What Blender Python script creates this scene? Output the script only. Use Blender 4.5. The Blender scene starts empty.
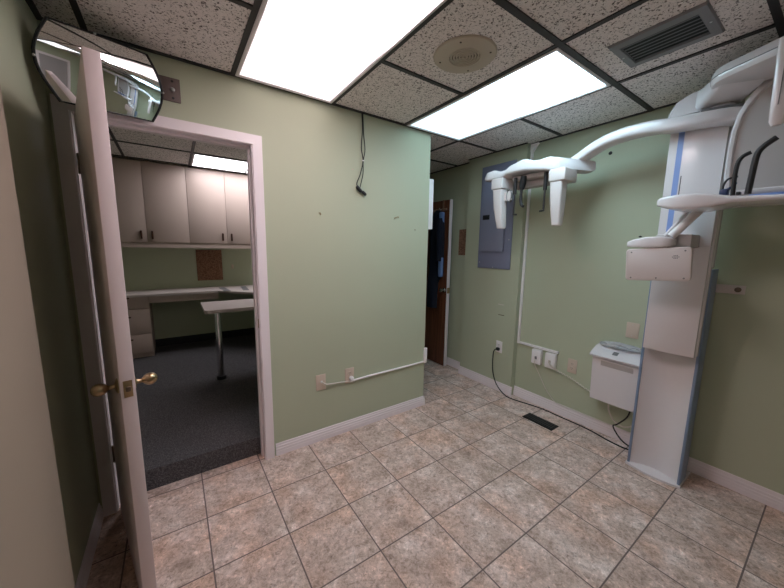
import bpy, bmesh, math, random
from mathutils import Vector, Matrix
random.seed(7)
S = bpy.context.scene
COL = S.collection
PI = math.pi

# ------------------------------------------------------------------ materials
def new_mat(name):
    m = bpy.data.materials.new(name); m.use_nodes = True
    nt = m.node_tree
    b = nt.nodes['Principled BSDF']
    return m, nt, b

def simple(name, col, rough=.5, metal=0., bump=0., bscale=200., emit=None, estr=0., var=0., vscale=6., spec=.5, coat=0., trans=0., alpha=1.):
    m, nt, b = new_mat(name)
    b.inputs['Base Color'].default_value = (*col, 1)
    b.inputs['Roughness'].default_value = rough
    b.inputs['Metallic'].default_value = metal
    b.inputs['Specular IOR Level'].default_value = spec
    if coat: b.inputs['Coat Weight'].default_value = coat
    if trans: b.inputs['Transmission Weight'].default_value = trans
    b.inputs['Alpha'].default_value = alpha
    if emit:
        b.inputs['Emission Color'].default_value = (*emit, 1)
        b.inputs['Emission Strength'].default_value = estr
    tc = nt.nodes.new('ShaderNodeTexCoord')
    if var:
        n = nt.nodes.new('ShaderNodeTexNoise'); n.inputs['Scale'].default_value = vscale; n.inputs['Detail'].default_value = 5
        r = nt.nodes.new('ShaderNodeMapRange')
        r.inputs[3].default_value = 1 - var; r.inputs[4].default_value = 1 + var
        mx = nt.nodes.new('ShaderNodeMix'); mx.data_type = 'RGBA'; mx.blend_type = 'MULTIPLY'
        mx.inputs[0].default_value = 1; mx.inputs[6].default_value = (*col, 1)
        nt.links.new(tc.outputs['Object'], n.inputs['Vector'])
        nt.links.new(n.outputs['Fac'], r.inputs[0])
        nt.links.new(r.outputs[0], mx.inputs[7])
        nt.links.new(mx.outputs[2], b.inputs['Base Color'])
    if bump:
        n2 = nt.nodes.new('ShaderNodeTexNoise'); n2.inputs['Scale'].default_value = bscale; n2.inputs['Detail'].default_value = 3
        bp = nt.nodes.new('ShaderNodeBump'); bp.inputs['Strength'].default_value = bump; bp.inputs['Distance'].default_value = .002
        nt.links.new(tc.outputs['Object'], n2.inputs['Vector'])
        nt.links.new(n2.outputs['Fac'], bp.inputs['Height'])
        nt.links.new(bp.outputs['Normal'], b.inputs['Normal'])
    return m

def ramp(nt, stops):
    r = nt.nodes.new('ShaderNodeValToRGB')
    el = r.color_ramp.elements
    while len(el) < len(stops): el.new(.5)
    for e, (p, c) in zip(el, stops):
        e.position = p; e.color = (*c, 1)
    return r

def floor_material():
    m, nt, b = new_mat('stone_floor_tile')
    N = nt.nodes; L = nt.links
    tc = N.new('ShaderNodeTexCoord')
    mp = N.new('ShaderNodeMapping')
    t = .33946
    # tile grid corner at (-0.2922, 0.0190)
    mp.inputs['Location'].default_value = (.2922 + 10*t, -.0190 + 20*t, 0)
    L.new(tc.outputs['Object'], mp.inputs['Vector'])
    br = N.new('ShaderNodeTexBrick')
    br.offset = 0; br.squash = 1
    br.inputs['Color1'].default_value = (0, 0, 0, 1); br.inputs['Color2'].default_value = (1, 1, 1, 1)
    br.inputs['Mortar'].default_value = (.5, .5, .5, 1)
    br.inputs['Scale'].default_value = 1
    br.inputs['Mortar Size'].default_value = .0036
    br.inputs['Mortar Smooth'].default_value = .2
    br.inputs['Bias'].default_value = 0
    br.inputs['Brick Width'].default_value = t
    br.inputs['Row Height'].default_value = t
    L.new(mp.outputs['Vector'], br.inputs['Vector'])
    w = N.new('ShaderNodeMath'); w.operation = 'MULTIPLY'; w.inputs[1].default_value = 37.
    L.new(br.outputs['Color'], w.inputs[0])
    def noise(scale, detail, rough, dist=0.):
        n = N.new('ShaderNodeTexNoise'); n.noise_dimensions = '4D'
        n.inputs['Scale'].default_value = scale; n.inputs['Detail'].default_value = detail
        n.inputs['Roughness'].default_value = rough; n.inputs['Distortion'].default_value = dist
        L.new(tc.outputs['Object'], n.inputs['Vector']); L.new(w.outputs[0], n.inputs['W'])
        return n
    n1 = noise(8, 9, .70, .3)
    n2 = noise(46, 7, .80, .9)
    n3 = noise(3.6, 3, .5)
    n4 = noise(21, 8, .80, 1.4)
    r1 = ramp(nt, [(.33, (.41, .315, .26)), (.44, (.58, .455, .39)), (.53, (.67, .545, .485)), (.64, (.83, .73, .685))])
    L.new(n1.outputs['Fac'], r1.inputs[0])
    r2 = ramp(nt, [(.32, (.30, .27, .25)), (.43, (.76, .74, .72)), (.50, (1, 1, 1)), (.55, (1.0, 1.0, 1.0)), (.65, (1.45, 1.48, 1.52))])
    L.new(n2.outputs['Fac'], r2.inputs[0])
    r4 = ramp(nt, [(.36, (.56, .52, .49)), (.47, (1, .99, .98)), (.54, (1, 1, 1)), (.64, (1.4, 1.43, 1.47))])
    L.new(n4.outputs['Fac'], r4.inputs[0])
    mx = N.new('ShaderNodeMix'); mx.data_type = 'RGBA'; mx.blend_type = 'MULTIPLY'; mx.inputs[0].default_value = 1
    L.new(r1.outputs[0], mx.inputs[6]); L.new(r2.outputs[0], mx.inputs[7])
    mxb = N.new('ShaderNodeMix'); mxb.data_type = 'RGBA'; mxb.blend_type = 'MULTIPLY'; mxb.inputs[0].default_value = .9
    L.new(mx.outputs[2], mxb.inputs[6]); L.new(r4.outputs[0], mxb.inputs[7])
    r3 = ramp(nt, [(.36, (1.06, .94, .86)), (.50, (1, .97, .96)), (.62, (.99, .99, .98))])
    L.new(n3.outputs['Fac'], r3.inputs[0])
    mx2 = N.new('ShaderNodeMix'); mx2.data_type = 'RGBA'; mx2.blend_type = 'MULTIPLY'; mx2.inputs[0].default_value = 1
    L.new(mxb.outputs[2], mx2.inputs[6]); L.new(r3.outputs[0], mx2.inputs[7])
    mx3 = N.new('ShaderNodeMix'); mx3.data_type = 'RGBA'
    L.new(br.outputs['Fac'], mx3.inputs[0]); L.new(mx2.outputs[2], mx3.inputs[6])
    mx3.inputs[7].default_value = (.17, .125, .115, 1)
    L.new(mx3.outputs[2], b.inputs['Base Color'])
    b.inputs['Roughness'].default_value = .55
    b.inputs['Specular IOR Level'].default_value = .35
    bp = N.new('ShaderNodeBump'); bp.inputs['Strength'].default_value = .35; bp.inputs['Distance'].default_value = .003
    sub = N.new('ShaderNodeMath'); sub.operation = 'SUBTRACT'
    L.new(n2.outputs['Fac'], sub.inputs[0]); L.new(br.outputs['Fac'], sub.inputs[1])
    L.new(sub.outputs[0], bp.inputs['Height']); L.new(bp.outputs['Normal'], b.inputs['Normal'])
    return m

def ceiling_material():
    m, nt, b = new_mat('fissured_ceiling_tile')
    N = nt.nodes; L = nt.links
    tc = N.new('ShaderNodeTexCoord')
    n = N.new('ShaderNodeTexNoise'); n.inputs['Scale'].default_value = 105; n.inputs['Detail'].default_value = 2.5; n.inputs['Roughness'].default_value = .55
    n.inputs['Distortion'].default_value = .6
    L.new(tc.outputs['Object'], n.inputs['Vector'])
    r = ramp(nt, [(.36, (.12, .105, .10)), (.43, (.80, .75, .73)), (.6, (.86, .81, .79))])
    L.new(n.outputs['Fac'], r.inputs[0])
    v = N.new('ShaderNodeTexVoronoi'); v.inputs['Scale'].default_value = 150
    L.new(tc.outputs['Object'], v.inputs['Vector'])
    r2 = ramp(nt, [(.10, (.25, .25, .25)), (.2, (1, 1, 1))])
    L.new(v.outputs['Distance'], r2.inputs[0])
    mx = N.new('ShaderNodeMix'); mx.data_type = 'RGBA'; mx.blend_type = 'MULTIPLY'; mx.inputs[0].default_value = 1
    L.new(r.outputs[0], mx.inputs[6]); L.new(r2.outputs[0], mx.inputs[7])
    L.new(mx.outputs[2], b.inputs['Base Color'])
    b.inputs['Roughness'].default_value = .95; b.inputs['Specular IOR Level'].default_value = .1
    bp = N.new('ShaderNodeBump'); bp.inputs['Strength'].default_value = .6; bp.inputs['Distance'].default_value = .004
    L.new(r.outputs[0], bp.inputs['Height']); L.new(bp.outputs['Normal'], b.inputs['Normal'])
    return m

def carpet_material():
    m, nt, b = new_mat('charcoal_carpet')
    N = nt.nodes; L = nt.links
    tc = N.new('ShaderNodeTexCoord')
    n = N.new('ShaderNodeTexNoise'); n.inputs['Scale'].default_value = 170; n.inputs['Detail'].default_value = 4; n.inputs['Roughness'].default_value = .7
    L.new(tc.outputs['Object'], n.inputs['Vector'])
    r = ramp(nt, [(.3, (.030, .028, .030)), (.5, (.095, .090, .094)), (.72, (.24, .225, .23))])
    L.new(n.outputs['Fac'], r.inputs[0]); L.new(r.outputs[0], b.inputs['Base Color'])
    b.inputs['Roughness'].default_value = 1; b.inputs['Specular IOR Level'].default_value = .05
    bp = N.new('ShaderNodeBump'); bp.inputs['Strength'].default_value = 1; bp.inputs['Distance'].default_value = .006
    L.new(n.outputs['Fac'], bp.inputs['Height']); L.new(bp.outputs['Normal'], b.inputs['Normal'])
    return m

def wood_material(name, c1, c2, scale=3., rough=.45):
    m, nt, b = new_mat(name)
    N = nt.nodes; L = nt.links
    tc = N.new('ShaderNodeTexCoord')
    mp = N.new('ShaderNodeMapping'); mp.inputs['Scale'].default_value = (12, 12, .9)
    n = N.new('ShaderNodeTexNoise'); n.inputs['Scale'].default_value = scale; n.inputs['Detail'].default_value = 6; n.inputs['Distortion'].default_value = .8
    L.new(tc.outputs['Object'], mp.inputs['Vector']); L.new(mp.outputs['Vector'], n.inputs['Vector'])
    r = ramp(nt, [(.35, c1), (.65, c2)])
    L.new(n.outputs['Fac'], r.inputs[0]); L.new(r.outputs[0], b.inputs['Base Color'])
    b.inputs['Roughness'].default_value = rough
    return m

def cork_material():
    m, nt, b = new_mat('cork')
    N = nt.nodes; L = nt.links
    tc = N.new('ShaderNodeTexCoord')
    n = N.new('ShaderNodeTexNoise'); n.inputs['Scale'].default_value = 90; n.inputs['Detail'].default_value = 4
    L.new(tc.outputs['Object'], n.inputs['Vector'])
    r = ramp(nt, [(.35, (.14, .06, .035)), (.6, (.33, .18, .11))])
    L.new(n.outputs['Fac'], r.inputs[0]); L.new(r.outputs[0], b.inputs['Base Color'])
    b.inputs['Roughness'].default_value = .9
    return m

def diffuser_material(name, col, strength, axis, lamps, width, dim=.45, ends=None, enddim=.35, endw=.22):
    """Prismatic lens of a fluorescent troffer: brighter along its tubes."""
    m, nt, b = new_mat(name)
    N = nt.nodes; L = nt.links
    b.inputs['Base Color'].default_value = (.8, .8, .8, 1)
    b.inputs['Roughness'].default_value = .4
    tc = N.new('ShaderNodeTexCoord')
    sp = N.new('ShaderNodeSeparateXYZ'); L.new(tc.outputs['Object'], sp.inputs[0])
    prev = None
    for c in lamps:
        d = N.new('ShaderNodeMath'); d.operation = 'SUBTRACT'; d.inputs[1].default_value = c
        L.new(sp.outputs[axis], d.inputs[0])
        a = N.new('ShaderNodeMath'); a.operation = 'ABSOLUTE'; L.new(d.outputs[0], a.inputs[0])
        r = N.new('ShaderNodeMapRange'); r.interpolation_type = 'SMOOTHSTEP'
        r.inputs[1].default_value = 0; r.inputs[2].default_value = width; r.inputs[3].default_value = 1; r.inputs[4].default_value = dim
        L.new(a.outputs[0], r.inputs[0])
        if prev is None: prev = r
        else:
            mxm = N.new('ShaderNodeMath'); mxm.operation = 'MAXIMUM'
            L.new(prev.outputs[0], mxm.inputs[0]); L.new(r.outputs[0], mxm.inputs[1]); prev = mxm
    if ends:                      # tubes stop short of the lens ends
        ea = 1 - axis
        mid, half = (ends[0] + ends[1])/2, abs(ends[1] - ends[0])/2
        d = N.new('ShaderNodeMath'); d.operation = 'SUBTRACT'; d.inputs[1].default_value = mid
        L.new(sp.outputs[ea], d.inputs[0])
        a = N.new('ShaderNodeMath'); a.operation = 'ABSOLUTE'; L.new(d.outputs[0], a.inputs[0])
        r = N.new('ShaderNodeMapRange'); r.interpolation_type = 'SMOOTHSTEP'
        r.inputs[1].default_value = half - endw; r.inputs[2].default_value = half; r.inputs[3].default_value = 1; r.inputs[4].default_value = enddim
        L.new(a.outputs[0], r.inputs[0])
        me_ = N.new('ShaderNodeMath'); me_.operation = 'MULTIPLY'
        L.new(prev.outputs[0], me_.inputs[0]); L.new(r.outputs[0], me_.inputs[1]); prev = me_
    mu = N.new('ShaderNodeMath'); mu.operation = 'MULTIPLY'; mu.inputs[1].default_value = strength
    L.new(prev.outputs[0], mu.inputs[0])
    b.inputs['Emission Color'].default_value = (*col, 1)
    L.new(mu.outputs[0], b.inputs['Emission Strength'])
    return m

GREEN = (.475, .513, .375)
M = {}
M['paint'] = simple('sage_green_wall_paint', GREEN, .55, bump=.12, bscale=180, var=.03, vscale=2.5, spec=.3)
M['tan'] = simple('tan_wall', (.37, .305, .24), .55, bump=.1, var=.03, vscale=2.5, spec=.3)  # even tan base colour, browner and darker than the sage walls
M['floor'] = floor_material()
M['ceil'] = ceiling_material()
M['carpet'] = carpet_material()
M['tee'] = simple('black_grid_tee', (.030, .027, .028), .6, var=.2, vscale=20)
M['trim'] = simple('off_white_trim_paint', (.86, .79, .81), .38, var=.03, vscale=4)
M['doorpaint'] = simple('off_white_door_paint', (.74, .63, .63), .42, var=.03, vscale=4)
M['lightframe'] = simple('white_fixture_enamel', (.75, .73, .75), .35)
M['lens_warm'] = diffuser_material('warm_lens', (1, .83, .86), 4.6, 0, (.17, .30, .43), .16, .62, (0, -1.22), .10, .24)
M['lens_cool'] = diffuser_material('cool_lens', (.60, .86, 1), 4.6, 0, (1.42, 1.58), .17, .55, (0, -1.22), .14, .17)
M['lens_back'] = diffuser_material('back_lens', (.95, .95, 1), .4, 0, (.17, .30, .43), .16, .62)
M['lens_office'] = diffuser_material('office_lens', (.95, .93, 1), 2.6, 1, (2.0, 2.15, 2.30, 2.45), .05, .6)
M['mirror'] = simple('mirror_glass', (.86, .88, .88), .015, metal=1.)
M['black'] = simple('black_plastic', (.012, .012, .014), .4)
M['rubber'] = simple('black_rubber', (.010, .010, .011), .5)
M['brass'] = simple('aged_brass', (.40, .29, .17), .28, metal=1., var=.15, vscale=40)
M['hinge'] = simple('dull_bronze_hinge', (.20, .15, .12), .45, metal=1.)
M['plate'] = simple('brown_painted_steel', (.13, .095, .085), .5, var=.1, vscale=30)
M['steel'] = simple('steel_screw', (.6, .6, .6), .3, metal=1.)
M['beige'] = simple('beige_speaker_enamel', (.52, .46, .37), .45)
M['beigedark'] = simple('dark_speaker_cavity', (.10, .085, .07), .8)
M['ventgrey'] = simple('grey_register_enamel', (.20, .20, .21), .45)
M['ventblack'] = simple('black_register_louvre', (.006, .006, .006), .7)
M['louvre'] = simple('dark_grey_louvre', (.12, .12, .125), .35)
M['outlet'] = simple('beige_outlet_plastic', (.62, .51, .42), .4)
M['white'] = simple('white_plastic', (.86, .83, .83), .35)
M['wire_white'] = simple('white_cable_jacket', (.66, .62, .56), .45)
M['panelgrey'] = simple('blue_grey_panel_enamel', (.235, .26, .37), .45, var=.03, vscale=8)
M['paneldoor'] = simple('lighter_blue_grey_enamel', (.27, .30, .41), .42, var=.03, vscale=8)
M['xwhite'] = simple('white_medical_enamel', (.74, .70, .71), .24, coat=.25)
M['xgrey'] = simple('warm_grey_medical_plastic', (.47, .44, .43), .4)
M['xdgrey'] = simple('grey_seam', (.18, .175, .18), .5)
M['xblue'] = simple('blue_stripe', (.22, .33, .66), .35)
M['xrail'] = simple('steel_blue_rail', (.20, .27, .40), .38)
M['xpost'] = simple('ivory_post_plastic', (.66, .59, .57), .38)
M['darkblue'] = simple('navy_plastic', (.02, .035, .10), .4)
M['graphite'] = simple('graphite_rod', (.018, .017, .019), .4)
M['laminate'] = simple('almond_laminate', (.52, .41, .355), .5, var=.02, vscale=3)
M['counter'] = simple('pale_laminate_worktop', (.58, .50, .47), .45)
M['pull'] = simple('dark_bronze_pull', (.09, .045, .03), .4, metal=.6)
M['chrome'] = simple('chrome', (.72, .72, .74), .13, metal=1.)
M['wood'] = wood_material('reddish_brown_veneer', (.105, .032, .014), (.19, .066, .030))
M['oak'] = wood_material('light_brown_veneer', (.27, .155, .10), (.36, .22, .15))
M['cork'] = cork_material()
M['navy'] = simple('navy_cloth', (.005, .007, .020), .9, bump=.3, bscale=60)
M['bluelining'] = simple('light_blue_lining', (.16, .25, .50), .8)
M['clear'] = simple('clear_crumpled_film', (.80, .80, .83), .12, trans=.55, bump=1., bscale=25)
M['scarpaint'] = simple('pale_paint_scar', (.62, .60, .52), .7)  # pale scar left on the wall by a removed holder
M['scuff'] = simple('dark_scuff', (.10, .07, .045), .8)
M['paper'] = simple('grey_paper_sheet', (.45, .46, .47), .7)
M['greydoor'] = simple('grey_door_paint', (.40, .37, .37), .5)

# ------------------------------------------------------------------ mesh helpers
class MB:
    def __init__(s): s.v = []; s.f = []
    def add(s, vs, fs):
        o = len(s.v); s.v += [tuple(v) for v in vs]; s.f += [tuple(i + o for i in f) for f in fs]; return s
    def box(s, x0, x1, y0, y1, z0, z1):
        vs = [(x, y, z) for z in (z0, z1) for y in (y0, y1) for x in (x0, x1)]
        return s.add(vs, [(0, 2, 3, 1), (4, 5, 7, 6), (0, 1, 5, 4), (2, 6, 7, 3), (0, 4, 6, 2), (1, 3, 7, 5)])
    def rbox(s, x0, x1, y0, y1, z0, z1, r=.004, seg=2):
        bm = bmesh.new()
        bmesh.ops.create_cube(bm, size=1)
        for v in bm.verts:
            v.co = Vector(((x0 + x1)/2 + v.co.x*(x1 - x0), (y0 + y1)/2 + v.co.y*(y1 - y0), (z0 + z1)/2 + v.co.z*(z1 - z0)))
        r = min(r, .49*min(abs(x1 - x0), abs(y1 - y0), abs(z1 - z0)))
        bmesh.ops.bevel(bm, geom=bm.edges[:], offset=r, segments=seg, affect='EDGES', profile=.5)
        return s.bm(bm)
    def bm(s, bm):
        bm.verts.index_update()
        s.add([v.co[:] for v in bm.verts], [tuple(v.index for v in f.verts) for f in bm.faces]); bm.free(); return s
    def loft(s, rings, cap=True, closed=False):
        n = len(rings[0]); vs = [p for r in rings for p in r]; fs = []
        R = len(rings)
        for i in range(R if closed else R - 1):
            a = i*n; b = ((i + 1) % R)*n
            for k in range(n):
                k2 = (k + 1) % n
                fs.append((a + k, a + k2, b + k2, b + k))
        if cap and not closed:
            fs.append(tuple(reversed(range(n)))); fs.append(tuple((R - 1)*n + k for k in range(n)))
        return s.add(vs, fs)
    def prism(s, pts, axis, a, b):
        """polygon pts in the plane normal to axis, extruded from a to b"""
        def P(p, t):
            return {'x': (t, p[0], p[1]), 'y': (p[0], t, p[1]), 'z': (p[0], p[1], t)}[axis]
        return s.loft([[P(p, a) for p in pts], [P(p, b) for p in pts]])
    def tube(s, path, r, n=10, cap=True, flat=1.):
        path = [Vector(p) for p in path]
        rr = r if isinstance(r, (list, tuple)) else [r]*len(path)
        rings = []
        up = None
        for i, p in enumerate(path):
            t = (path[min(i + 1, len(path) - 1)] - path[max(i - 1, 0)]).normalized()
            if up is None:
                up = Vector((0, 0, 1)) if abs(t.z) < .9 else Vector((1, 0, 0))
            u = (up - t*up.dot(t)).normalized(); up = u
            w = t.cross(u)
            rings.append([(p + u*rr[i]*math.cos(2*PI*k/n) + w*rr[i]*flat*math.sin(2*PI*k/n))[:] for k in range(n)])
        return s.loft(rings, cap)
    def lathe(s, prof, c=(0, 0, 0), axis=(0, 0, 1), n=24):
        ax = Vector(axis).normalized(); q = Vector((0, 0, 1)).rotation_difference(ax)
        c = Vector(c); rings = []
        for r, h in prof:
            rings.append([(c + q @ Vector((r*math.cos(2*PI*k/n), r*math.sin(2*PI*k/n), h)))[:] for k in range(n)])
        return s.loft(rings, True)
    def build(s, name, mat, parent=None, smooth=35, subsurf=0):
        me = bpy.data.meshes.new(name)
        off = Vector((0, 0, 0))
        p = parent
        while p is not None:
            off += p.location; p = p.parent
        me.from_pydata([tuple(Vector(v) - off) for v in s.v], [], s.f); me.update()
        bm = bmesh.new(); bm.from_mesh(me)
        bmesh.ops.recalc_face_normals(bm, faces=bm.faces[:]); bm.to_mesh(me); bm.free()
        me.materials.append(mat)
        if smooth:
            me.shade_smooth()
            me.set_sharp_from_angle(angle=math.radians(smooth))
        o = bpy.data.objects.new(name, me); COL.objects.link(o)
        if parent is not None: o.parent = parent
        if subsurf:
            md = o.modifiers.new('subdivision', 'SUBSURF'); md.levels = subsurf; md.render_levels = subsurf
        return o

def curve(pts, n=8):
    """Catmull-Rom through pts"""
    P = [Vector(p) for p in pts]; out = []
    for i in range(len(P) - 1):
        p0 = P[max(i - 1, 0)]; p1 = P[i]; p2 = P[i + 1]; p3 = P[min(i + 2, len(P) - 1)]
        for k in range(n):
            t = k/n
            out.append(.5*((2*p1) + (p2 - p0)*t + (2*p0 - 5*p1 + 4*p2 - p3)*t*t + (3*p1 - p0 - 3*p2 + p3)*t**3))
    out.append(P[-1]); return [v[:] for v in out]

def rrect(w, h, r, n=5):
    """rounded rectangle outline centred on 0"""
    pts = []
    r = min(r, w/2 - 1e-4, h/2 - 1e-4)
    for cx, cy, a0 in ((w/2 - r, h/2 - r, 0), (-w/2 + r, h/2 - r, PI/2), (-w/2 + r, -h/2 + r, PI), (w/2 - r, -h/2 + r, 1.5*PI)):
        for k in range(n + 1):
            a = a0 + PI/2*k/n; pts.append((cx + r*math.cos(a), cy + r*math.sin(a)))
    return pts

def thing(name, label, cat, loc=(0, 0, 0), group=None):
    o = bpy.data.objects.new(name, None); COL.objects.link(o); o.location = loc
    o.empty_display_size = .1
    return tag(o, label, cat, group)
def tag(o, label=None, cat=None, group=None):
    if label: o['label'] = label
    if cat: o['category'] = cat
    if group: o['group'] = group
    return o
def struct(name, mb, mat, parent=None, **k):
    o = mb.build(name, mat, parent, **k); o['kind'] = 'structure'; return o

# ------------------------------------------------------------------ room shell
ZC = 2.4233
XB = 2.43          # right wall face
XJ = 2.368          # furred-out section of right wall
XL = -.765         # left wall face
YA = .012          # face of wall with the doorway
YBACK = -3.45
struct('floor', MB().box(-1.0, 2.75, YBACK - .1, 3.3, -.08, 0), M['floor'], smooth=0)
struct('ceiling', MB().box(-1.9, 2.75, YBACK - .1, 3.3, ZC, ZC + .08), M['ceil'], smooth=0)

# ceiling grid of this room and of the office
G = .6096
g = MB()
def tee_x(y, x0, x1, w=.024): g.box(x0, x1, y - w/2, y + w/2, ZC - .007, ZC + .001)
def tee_y(x, y0, y1, w=.024): g.box(x - w/2, x + w/2, y0, y1, ZC - .0066, ZC + .001)
tee_x(YA - .012, XL, 1.53, .022)
for r in (2, 3, 4, 5): tee_x(-G*r, XL if r != 3 else 0, XB, .030 if r == 2 else .026)
tee_x(-G, XL, 0); tee_x(-G, G, 2*G); tee_x(-G, 3*G, XB)
for k in (-1, 0, 1, 2): tee_y(k*G, YBACK, YA)
tee_y(3*G, YBACK, 3.1)
tee_x(0, 1.53, XB); tee_x(G, 1.53, XB); tee_x(2*G, 1.53, XB); tee_x(3*G, 1.53, XB); tee_x(4*G, 1.53, XB)
tee_y(XB - .011, YBACK, YA - .34, .020); tee_y(XL + .011, YBACK, YA, .022); tee_y(XJ - .010, -.33, .36, .018); tee_y(2.45, .36, 3.1, .018)
struct('trim_1', g, M['tee'], smooth=0)

# office grid
g = MB()
for y in (.14, 1.31, 1.92): tee_x(y, -1.7, 1.44)
tee_x(2.56, -1.7, 1.44)
for x in (-.72, -.11, .50, 1.11): tee_y(x, .14, 2.58)
struct('trim_2', g, M['tee'], smooth=0)

# wall with doorway
OX0, OX1, OZ = -.690, .082, 2.058
wa = MB()
wa.box(XL - .1, OX0 - .012, YA, .13, 0, ZC); wa.box(OX1 + .012, 1.505, YA, .13, 0, ZC); wa.box(OX0 - .012, OX1 + .012, YA, .13, OZ + .012, ZC)
struct('wall_back', wa, M['paint'], smooth=0)
struct('wall_left', MB().box(XL - .1, XL, -.763, YA, 0, ZC), M['paint'], smooth=0)
struct('wall_left_projection', MB().box(XL - .1, -.700, YBACK, -.763, 0, ZC), M['tan'], smooth=0)
wr = MB().box(XB, XB + .12, YBACK, -.33, 0, ZC).box(XJ, XB + .12, -.33, .36, 0, ZC).box(2.46, XB + .12, .36, 3.1, 0, ZC)
struct('wall_right', wr, M['paint'], smooth=0)
struct('wall_corridor', MB().box(1.45, 1.505, .13, 3.1, 0, ZC), M['paint'], smooth=0)
struct('wall_corridor_end', MB().box(1.45, 2.54, 3.1, 3.2, 0, ZC), M['paint'], smooth=0)
wb = MB().box(XL - .1, .25, YBACK - .1, YBACK, 0, ZC).box(1.10, XB + .12, YBACK - .1, YBACK, 0, ZC).box(.25, 1.10, YBACK - .1, YBACK, 2.06, ZC)
struct('wall_front', wb, M['paint'], smooth=0)

# office shell (raised carpeted floor with a step at the doorway)
FO = .131
struct('floor_carpet', MB().box(OX0 + .0005, OX1 - .0005, .092, .13, 0.001, FO).box(-1.7, 1.45, .13, 3.0, .001, FO), M['carpet'], smooth=0)
struct('wall_office_back', MB().box(-1.8, 1.45, 2.95, 3.05, 0, ZC), M['paint'], smooth=0)
struct('wall_office_left', MB().box(-1.8, -1.7, .13, 2.95, 0, ZC), M['paint'], smooth=0)
struct('wall_office_front', MB().box(-1.8, XL - .1, .03, .13, 0, ZC), M['paint'], smooth=0)

# baseboards: stepped profile
def board(name, p0, p1, n, h=.088, base=0.):
    """baseboard from p0 to p1 on the wall line; n points into the room"""
    prof = [(0, 0), (.014, 0), (.014, .030), (.0125, .033), (.0125, .050), (.010, .053), (.010, .068), (.0065, .072), (.0055, h - .004), (.003, h), (0, h)]
    m = MB()
    r = [[(p[0] + n[0]*d, p[1] + n[1]*d, base + z) for d, z in prof] for p in (p0, p1)]
    m.loft(r)
    return struct(name, m, M['trim'], smooth=25)
board('baseboard_back', (.1555, YA), (1.505, YA), (0, -1))
board('baseboard_corridor', (1.505, -.002), (1.505, 3.1), (1, 0))
board('baseboard_left', (XL, -.763), (XL, -.004), (1, 0))
board('baseboard_left_projection', (-.70, YBACK), (-.70, -.763), (1, 0))
board('baseboard_right', (XB, YBACK), (XB, -.33), (-1, 0), .095)
board('baseboard_furred_section', (XJ, -.344), (XJ, .374), (-1, 0), .095)
board('baseboard_deep', (2.46, .374), (2.46, 3.1), (-1, 0), .095)
board('baseboard_front', (1.16, YBACK), (XB, YBACK), (0, 1))

# doorway frame: jambs, stops and mitred casing
fr = MB()
fr.box(OX0 - .012, OX0, YA - .010, .13, 0, OZ + .012); fr.box(OX1, OX1 + .012, YA - .010, .091, 0, OZ + .012); fr.box(OX1, OX1 + .012, .091, .13, FO, OZ + .012); fr.box(OX0, OX1, YA - .010, .13, OZ, OZ + .012)
fr.box(OX1 - .011, OX1, .052, .088, 0, OZ); fr.box(OX0, OX0 + .011, .052, .088, 0, OZ); fr.box(OX0, OX1, .052, .088, OZ - .011, OZ)
jamb = struct('door_1', fr, M['trim'], smooth=0)
cs = MB()
def casing(mb, xi0, xi1, zi, w, yf, yb, left_w=None):
    lw = left_w or w
    def leg(pts): mb.loft([[(x, yb, z) for x, z in pts], [(x, yb*.25 + yf*.75, z) for x, z in pts], [(x, yf, z) for x, z in pts]])
    mb.prism([(xi1, 0), (xi1 + w, 0), (xi1 + w, zi + w), (xi1, zi)], 'y', yf, yb)
    mb.prism([(xi0 - lw, 0), (xi0, 0), (xi0, zi), (xi0 - lw, zi + w)], 'y', yf, yb)
    mb.prism([(xi0, zi), (xi1, zi), (xi1 + w, zi + w), (xi0 - lw, zi + w)], 'y', yf, yb)
casing(cs, OX0 - .006, OX1 + .006, OZ + .004, .055, -.008, YA - .0005, .055)
for a, b in ((.010, .004), (.030, -.002)):
    pass
o = struct('door_casing', cs, M['trim'], jamb, smooth=0)
struct('strike_plate', MB().box(OX1 - .0016, OX1 + .001, .012, .036, .93, .99), M['brass'], jamb, smooth=0)
# doorway behind the camera, seen in the mirror
fr = MB(); fr.box(.25, .27, YBACK - .1, YBACK, 0, 2.06).box(1.08, 1.10, YBACK - .1, YBACK, 0, 2.06).box(.27, 1.08, YBACK - .1, YBACK, 2.04, 2.06)
casing(fr, .25, 1.10, 2.06, .06, YBACK + .016, YBACK)
d2 = struct('door_2', fr, M['trim'], smooth=0)
struct('door_leaf', MB().box(.27, 1.08, YBACK - .09, YBACK - .05, .01, 2.04), M['greydoor'], d2, smooth=0)
struct('wall_patch', MB().box(XJ - .0012, XJ, -.19, -.12, .905, .915), M['scarpaint'], None, smooth=0)
bpy.data.objects['wall_patch'].parent = bpy.data.objects['wall_right']
struct('wall_scuff', MB().box(XJ - .0012, XJ, -.20, -.13, .800, .806), M['scuff'], None, smooth=0)
bpy.data.objects['wall_scuff'].parent = bpy.data.objects['wall_right']

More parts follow.
